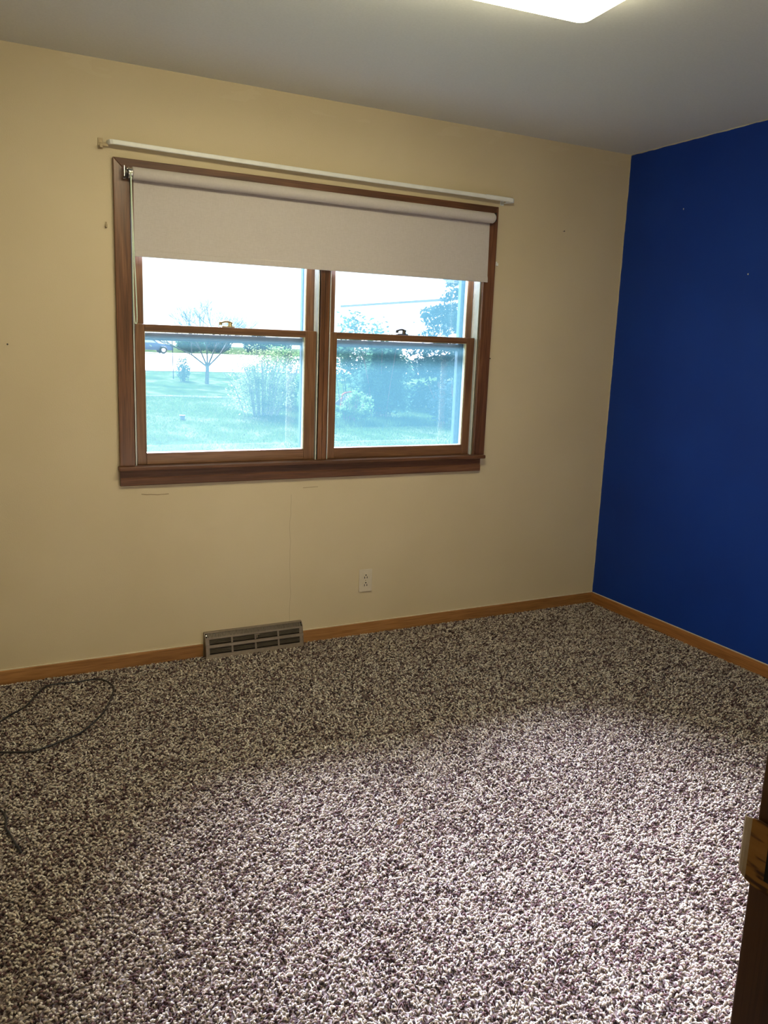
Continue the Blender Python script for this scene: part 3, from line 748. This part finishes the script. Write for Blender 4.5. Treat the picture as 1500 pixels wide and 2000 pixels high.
obj('cable_end', cyl((-3.106, -1.190, .0135), (-3.098, -1.222, .012), .0046, .0036, 12, .001), 'black_rubber', cb)
bm = bmesh.new()
cv = []
for i in range(5):
    for s in (-1, 1):
        t = i / 4
        cv.append(bm.verts.new((-2.080 + .024 * t, -1.515 + s * .009 * math.sin(math.pi * (t * .8 + .1)), .013 + .016 * t + .004 * math.sin(5 * t) * s)))
for i in range(4): bm.faces.new((cv[2 * i], cv[2 * i + 1], cv[2 * i + 3], cv[2 * i + 2]))
bmesh.ops.solidify(bm, geom=list(bm.faces), thickness=.0012); bmesh.ops.recalc_face_normals(bm, faces=bm.faces)
obj('dry_leaf', bm, 'dry_leaf', None, 'small curled brown leaf scrap lying mid carpet', cat='leaf')

# ================================================================ outdoors
def gz(y):                       # the yard is flat, then rises gently to the street
    if y < 35: return -.90
    if y < 75: return -.90 + (y - 35) / 40 * .80
    return -.10
bm = bmesh.new()
ysl = [T, 2, 6, 10, 14, 18, 22, 27, 31, 35, 40, 47, 52, 60, 70, 78, 90, 120, 170]
xsl = [-60, -30, -15, -5, 0, 5, 10, 15, 20, 30, 45, 70, 110]
G = [[bm.verts.new((x, y, gz(y) + (.04 * math.sin(x * .3) if y > 85 else 0))) for x in xsl] for y in ysl]
for a, b_ in zip(G, G[1:]):
    for k in range(len(xsl) - 1): bm.faces.new((a[k], a[k + 1], b_[k + 1], b_[k]))
obj('ground', bm, 'lawn_grass', kind='structure')
bm = bmesh.new()
G = [[bm.verts.new((x, y, gz(y) + .03)) for x in (-60, 110)] for y in (48, 52, 60, 70, 75, 80)]
for a, b_ in zip(G, G[1:]): bm.faces.new((a[0], a[1], b_[1], b_[0]))
obj('road', bm, 'concrete', kind='structure')
bm = bmesh.new()
for (xa, xb, y, wd) in ((0.5, 7.5, 29.5, .7),):
    G = [[bm.verts.new((xa + (xb - xa) * t, y + s * wd * (.7 + .3 * math.sin(t * 11 + s)) + .4 * math.sin(t * 6), gz(y) + .02)) for s in (-1, 1)] for t in [i / 12 for i in range(13)]]
    for a, b_ in zip(G, G[1:]): bm.faces.new((a[0], a[1], b_[1], b_[0]))
obj('path', bm, 'worn_grass', kind='structure')

def leaves(center, radii, n, size, shape='ball', droop=0.0, flat=.6, hollow=.25, clumps=0):
    c = np.array(center); R = np.array(radii)
    if shape == 'ball':
        d = rng.normal(size=(n, 3)); d /= np.linalg.norm(d, axis=1)[:, None]
        r = rng.uniform(hollow, 1, n) ** (1 / 2.0)
        P = d * r[:, None] * R + c
        if clumps:
            cc = rng.normal(size=(clumps, 3)); cc /= np.linalg.norm(cc, axis=1)[:, None]; cc = cc * (rng.uniform(.2, 1, (clumps, 1)) ** .5) * R
            pick = rng.integers(0, clumps, n)
            P = cc[pick] + rng.normal(size=(n, 3)) * R * rng.uniform(.07, .22, clumps)[pick][:, None] + c
    elif shape == 'cone':
        t = rng.random(n) ** .75                     # 0 tip .. 1 base
        a = rng.uniform(0, 2 * math.pi, n); tier = .78 + .22 * ((t * 13) % 1)
        rr = t * tier * np.sqrt(rng.uniform(.15, 1, n))
        P = np.stack([c[0] + R[0] * rr * np.cos(a), c[1] + R[1] * rr * np.sin(a), c[2] + R[2] * (1 - t) - .12 * rr * R[0] * droop], 1)
    n = len(P)
    sz = size * rng.uniform(.6, 1.4, n)
    ax = rng.normal(size=(n, 3)); ax[:, 2] *= flat; ax /= np.linalg.norm(ax, axis=1)[:, None]
    b = rng.normal(size=(n, 3)); b -= (b * ax).sum(1)[:, None] * ax; b /= np.linalg.norm(b, axis=1)[:, None]
    if droop: ax[:, 2] -= droop; ax /= np.linalg.norm(ax, axis=1)[:, None]
    V = np.zeros((n, 4, 3))
    V[:, 0] = P - ax * sz[:, None]; V[:, 1] = P + b * sz[:, None] * .45; V[:, 2] = P + ax * sz[:, None]; V[:, 3] = P - b * sz[:, None] * .45
    nn = np.cross(ax, b); V[:, 1] += nn * sz[:, None] * .15; V[:, 3] += nn * sz[:, None] * .15
    return V.reshape(-1, 3)
def leaf_obj(Vs, mat, parent, name='foliage'):
    V = np.concatenate(Vs); n = len(V) // 4
    obj(name, np_mesh(name, V, np.arange(n * 4).reshape(n, 4), 4), mat, parent, kind='stuff')
def tubes(segs):
    bm = bmesh.new()
    for a, b_, r0, r1 in segs: add_cyl(bm, a, b_, r0, r1, 6)
    return bm
def branchy(base, d, L, r, depth, segs, tips, spread=.55, ns=(2, 3)):
    e = base + d * L; segs.append((base, e, r * 1.0, r * .7))
    if depth == 0: tips.append(e); return
    for _ in range(rnd.randint(*ns)):
        nd = (d + Vector((rnd.gauss(0, spread), rnd.gauss(0, spread), rnd.gauss(.12, spread * .45)))).normalized()
        branchy(e, nd, L * rnd.uniform(.62, .85), r * .66, depth - 1, segs, tips, spread, ns)

# the bare-limbed tree on the lawn
def yard_tree(x, y, label, trunk_h, r, spread_dirs, leafmat, L0, depth, nleaf, lsize):
    z = gz(y); t = empty('yard_tree', (x, y, z), label, 'tree')
    segs, tips = [(Vector((x, y, z - .05)), Vector((x + .03, y, z + trunk_h)), r * 1.15, r)], []
    top = Vector((x + .03, y, z + trunk_h))
    bs = []
    for d in spread_dirs: branchy(top, Vector(d).normalized(), L0, r * .55, depth, bs, tips, .34)
    obj('trunk', tubes(segs), 'bark', t)
    obj('branches', tubes(bs), 'bark', t, kind='stuff')
    Vs = [leaves(p_, (.35, .35, .3), nleaf, lsize) for p_ in tips]
    leaf_obj(Vs, leafmat, t)
yard_tree(7.9, 38, 'open-branched budding tree standing on the lawn, seen in the left window', .85, .095,
          [(-1, 0, .75), (1, .2, .95), (-.45, .3, 1.2), (.45, -.2, 1.2), (.0, .1, 1)], 'leaf_pale', 1.0, 5, 1, .04)

# small staked sapling bush in front of the street
def bush(name, x, y, rx, ry, h, label, cat, leafmat, n, size, stems=18, stemmat='bark', clumps=0, zoff=0.0, lean=.5, extra=None):
    z = gz(y) + zoff; t = empty(name, (x, y, z), label, cat)
    segs = []
    for _ in range(stems):
        a = rnd.uniform(0, 2 * math.pi); q = rnd.uniform(.1, 1)
        b0 = Vector((x + rx * .6 * q * math.cos(a), y + ry * .6 * q * math.sin(a), z - .04))
        m1 = b0 + Vector((rx * lean * .4 * q * math.cos(a), ry * .4 * q * math.sin(a), h * rnd.uniform(.4, .55)))
        e1 = b0 + Vector((rx * lean * q * math.cos(a) * 1.3, ry * q * math.sin(a), h * rnd.uniform(.75, 1.0)))
        segs += [(b0, m1, .018, .012), (m1, e1, .012, .005)]
    obj('stems', tubes(segs), stemmat, t, kind='stuff')
    Vs = [leaves((x, y, z + h * .56), (rx, ry, h * .46), n // 2, size, clumps=clumps), leaves((x, y, z + h * .36), (rx * .95, ry * .95, h * .36), n // 2, size, clumps=clumps + clumps // 2)]
    if extra: Vs += extra
    leaf_obj(Vs, leafmat, t); return t
bush('young_bush', 7.15, 40, .42, .42, 1.3, 'small leafy bush beside the open-branched tree, near the street', 'bush', 'leaf_mid', 900, .06, 9)
obj('plant_stake', cyl((6.95, 41.4, gz(41.4)), (6.90, 41.4, gz(41.4) + 2.1), .03, .022, 8), 'bark', None, 'thin upright stake behind the small bush near the street', cat='stake')
bush('tall_shrub', 5.2, 21.2, 1.05, .75, 2.15, 'wide twiggy pale shrub filling the right side of the left window view', 'bush', 'leaf_pale', 8000, .036, 48, 'pale_stems', 44, lean=.9)
bush('low_shrub', 7.2, 24.6, .9, .7, 2.3, 'yellow-green shrub between the two windows, behind the twiggy shrub', 'bush', 'leaf_bright', 7000, .045, 30, 'bark', 16)
bush('leafy_bush', 8.95, 20.2, .95, .7, 2.3, 'blue-green broad-leaved bush in the middle of the right window view', 'bush', 'leaf_mid', 9000, .075, 26, 'red_stems', 20)
bush('weedy_bush', 7.15, 18.6, .50, .45, .95, 'low bright green weedy bush at the left of the right window view', 'bush', 'leaf_bright', 3500, .045, 20, 'red_stems', 10)
bush('dark_bush', 10.2, 17.6, 1.0, .8, 1.35, 'dark bluish low bush at the foot of the spruce', 'bush', 'leaf_blue', 7000, .055, 26, 'red_stems', 14)
bush('background_bush', 11.3, 26.5, 1.7, 1.2, 3.4, 'tall loose green bush behind the broad-leaved bush with sky gaps', 'bush', 'leaf_mid', 5200, .085, 24, 'bark', 22)

# spruce
sx, sy = 13.6, 22.8; sz_ = gz(sy)
t = empty('spruce_tree', (sx, sy, sz_), 'blue-green spruce with drooping boughs at the right edge of the right window', 'tree')
obj('trunk', cyl((sx, sy, sz_ - .1), (sx, sy, sz_ + 8.6), .20, .02, 10), 'bark', t)
segs = []; Vs = []
for k in range(150):
    tt = rnd.random() ** .8; zb_ = sz_ + .15 + 8.3 * (1 - tt); R_ = 2.75 * tt * rnd.uniform(.75, 1.05); a = rnd.uniform(0, 2 * math.pi)
    p0 = Vector((sx, sy, zb_ + .15)); p1 = Vector((sx + R_ * .6 * math.cos(a), sy + R_ * .6 * math.sin(a), zb_ + .05)); p2 = Vector((sx + R_ * math.cos(a), sy + R_ * math.sin(a), zb_ - .18 * R_ * .4))
    segs += [(p0, p1, .03, .018), (p1, p2, .018, .006)]
    for q in range(7):
        f = .25 + .75 * q / 6; pp = p0.lerp(p1, min(1, f / .6)) if f < .6 else p1.lerp(p2, (f - .6) / .4)
        Vs.append(leaves(pp - Vector((0, 0, .14)), (.20, .20, .22), 34, .085, droop=.55))
obj('boughs', tubes(segs), 'bark', t, kind='stuff')
leaf_obj(Vs, 'leaf_spruce', t, 'needles')

# far hedge row behind the street, one shrub at a time
hx = [19.5, 23.4, 27.2, 31.0, 34.8, 38.6, 42.4]
for i, x in enumerate(hx):
    h = [1.7, 1.9, 2.2, 2.0, 2.1, 1.8, 2.0][i]
    bush('street_shrub', x, 88 + (i % 2) * 3.4, 1.75, 1.2, h, ['low rounded shrub across the street just right of the dark car', 'second rounded shrub across the street from the dark car',
         'taller blue-green shrub across the street behind the lawn tree', 'broad shrub across the street right of the lawn tree', 'leafy shrub across the street above the twiggy shrub',
         'large distant shrub across the street, left side of the right window', 'largest distant shrub across the street beside the white house'][i], 'bush', 'leaf_blue' if i % 3 else 'leaf_mid', 1500, .20, 6)

# white house far right, long side running away from the window
h0 = empty('white_house', (35, 60, gz(60)), 'long white house beyond the street in the right window, with a thin dark gutter line', 'house')
obj('wall', boxes([((31.2, 47, gz(47) - .4), (41, 71.5, 5.10))]), 'house_siding', h0)
bm = bmesh.new()
q = [(30.7, 5.10), (30.7, 5.22), (36.1, 6.5), (41.5, 5.22), (41.5, 5.10)]
A = [bm.verts.new((x, 46.5, z)) for x, z in q]; B = [bm.verts.new((x, 72.0, z)) for x, z in q]
for k in range(5): bm.faces.new((A[k], A[(k + 1) % 5], B[(k + 1) % 5], B[k]))
bm.faces.new(A[::-1]); bm.faces.new(B); bmesh.ops.recalc_face_normals(bm, faces=bm.faces)
obj('roof', bm, 'house_siding', h0)
obj('gutter', box((30.50, 46.5, 5.02), (30.72, 72.0, 5.22), .02), 'tyre', h0)
for yw in (52, 58, 64):
    wf = obj('window', boxes([((31.12, yw, 2.0), (31.22, yw + .1, 3.5)), ((31.12, yw + 1.4, 2.0), (31.22, yw + 1.5, 3.5)), ((31.12, yw, 2.0), (31.22, yw + 1.5, 2.1)), ((31.12, yw, 3.4), (31.22, yw + 1.5, 3.5)), ((31.12, yw, 2.7), (31.22, yw + 1.5, 2.78))]), 'house_siding', h0)
    obj('pane', box((31.16, yw + .05, 2.05), (31.205, yw + 1.45, 3.45)), 'car_glass', wf)

# dark car parked at the kerb, seen from the side
cx, cy_ = 12.2, 76.0; cz = gz(76) + .03
car = empty('car', (cx, cy_, cz), 'dark blue car parked on the far side of the street, seen side-on', 'car')
def side(poly, y0, y1, mat, name, bev=.06):
    bm = bmesh.new()
    A = [bm.verts.new((cx + x, cy_ + y0, cz + z)) for x, z in poly]; B = [bm.verts.new((cx + x, cy_ + y1, cz + z)) for x, z in poly]
    n = len(poly)
    for k in range(n): bm.faces.new((A[k], A[(k + 1) % n], B[(k + 1) % n], B[k]))
    bm.faces.new(A[::-1]); bm.faces.new(B); bmesh.ops.recalc_face_normals(bm, faces=bm.faces)
    if bev: bmesh.ops.bevel(bm, geom=list(bm.edges), offset=bev, segments=2, profile=.5, affect='EDGES')
    return obj(name, bm, mat, car)
def arch(xc, r=.40, n=8): return [(xc + r * math.cos(math.pi * k / n), .32 + r * math.sin(math.pi * k / n)) for k in range(n + 1)]
body = [(-2.35, .32)] + [(-2.38, .62), (-2.25, .88), (-1.7, .95), (1.0, .95), (2.1, .84), (2.38, .65), (2.38, .32)] + arch(1.45) + arch(-1.45)
side(body, -.85, .85, 'car_paint', 'body', 0)
side([(-1.85, .95), (-1.25, 1.40), (.35, 1.42), (1.05, .95)], -.74, .74, 'car_paint', 'cabin', .05)
for poly in ([(-1.55, .98), (-1.15, 1.33), (-.48, 1.34), (-.48, .98)], [(-.38, .98), (-.38, 1.34), (.26, 1.34), (.80, .98)]):
    side(poly, -.765, -.735, 'car_glass', 'side_window', 0)
for xw in (-1.45, 1.45):
    for yy in (-.80, .80):
        s_ = -1 if yy < 0 else 1
        wl = obj('wheel', cyl((cx + xw, cy_ + yy - .1, cz + .33), (cx + xw, cy_ + yy + .1, cz + .33), .33, None, 20, .03), 'tyre', car)
        obj('hub_cap', cyl((cx + xw, cy_ + yy + s_ * .09, cz + .33), (cx + xw, cy_ + yy + s_ * .115, cz + .33), .21, .18, 16), 'wheel_metal', wl)

# things on the lawn
z0_ = gz(21.8)
bm = bmesh.new(); hp = [(8.35 + 1.08 * k / 12, 22.0 + .1 * math.sin(k), z0_ + .58 + .16 * math.sin(math.pi * k / 12) ** .8) for k in range(13)]
hp = [(8.30, 22.0, z0_ - .02), (8.31, 22.0, z0_ + .35)] + hp + [(9.46, 22.0, z0_ + .3), (9.47, 22.0, z0_ - .02)]
add_sweep(bm, smooth_path(hp, 4), circ(.03, 6)); bmesh.ops.recalc_face_normals(bm, faces=bm.faces)
obj('garden_hoop', bm, 'orange_plastic', None, 'low orange garden hoop arched over the mound in the right window view', cat='hoop', smooth=True)
bm = bmesh.new(); bmesh.ops.create_icosphere(bm, subdivisions=4, radius=1)
for v in bm.verts:
    n_ = 1 + .10 * math.sin(v.co.x * 7 + v.co.y * 5) + .06 * math.sin(v.co.y * 13 + v.co.z * 9)
    v.co = Vector((9.15 + v.co.x * .75 * n_, 22.6 + v.co.y * .5 * n_, z0_ + max(-.05, v.co.z) * .55 * n_))
obj('mulch_mound', bm, 'grey_mulch', None, 'greyish mound of mulch under the orange hoop', cat='mound', smooth=True)
bm = bmesh.new(); add_box(bm, (2.30, 19.9, gz(20) - .03), (2.42, 20.02, gz(20) + .12), .012)
add_box(bm, (2.28, 19.88, gz(20) + .12), (2.44, 20.04, gz(20) + .135), .004)
obj('utility_cap', bm, 'dark_block', None, 'small dark block standing on the open lawn in the left window', cat='block')
# grass blades over the near lawn, tall tufts at the bushes' feet
def blades(n, x0, x1, y0, y1, h, wd):
    X = rng.uniform(x0, x1, n); Y = rng.uniform(y0, y1, n); Z = np.full(n, -.90)
    hh = h * rng.uniform(.5, 1.4, n); a = rng.uniform(0, math.pi, n)
    V = np.zeros((n, 3, 3)); ln = rng.normal(0, .35, (n, 2)) * hh[:, None]
    V[:, 0] = np.stack([X - np.cos(a) * wd, Y - np.sin(a) * wd, Z], 1); V[:, 1] = np.stack([X + np.cos(a) * wd, Y + np.sin(a) * wd, Z], 1)
    V[:, 2] = np.stack([X + ln[:, 0], Y + ln[:, 1], Z + hh], 1)
    return V.reshape(-1, 3)
V = np.concatenate([blades(60000, -2.5, 16, 11, 30, .05, .012), blades(5000, 6, 12, 17.4, 19.5, .15, .012)])
obj('grass_blades', np_mesh('grass_blades', V, np.arange(len(V)).reshape(-1, 3), 3), 'leaf_grass', bpy.data.objects['ground'], kind='stuff')
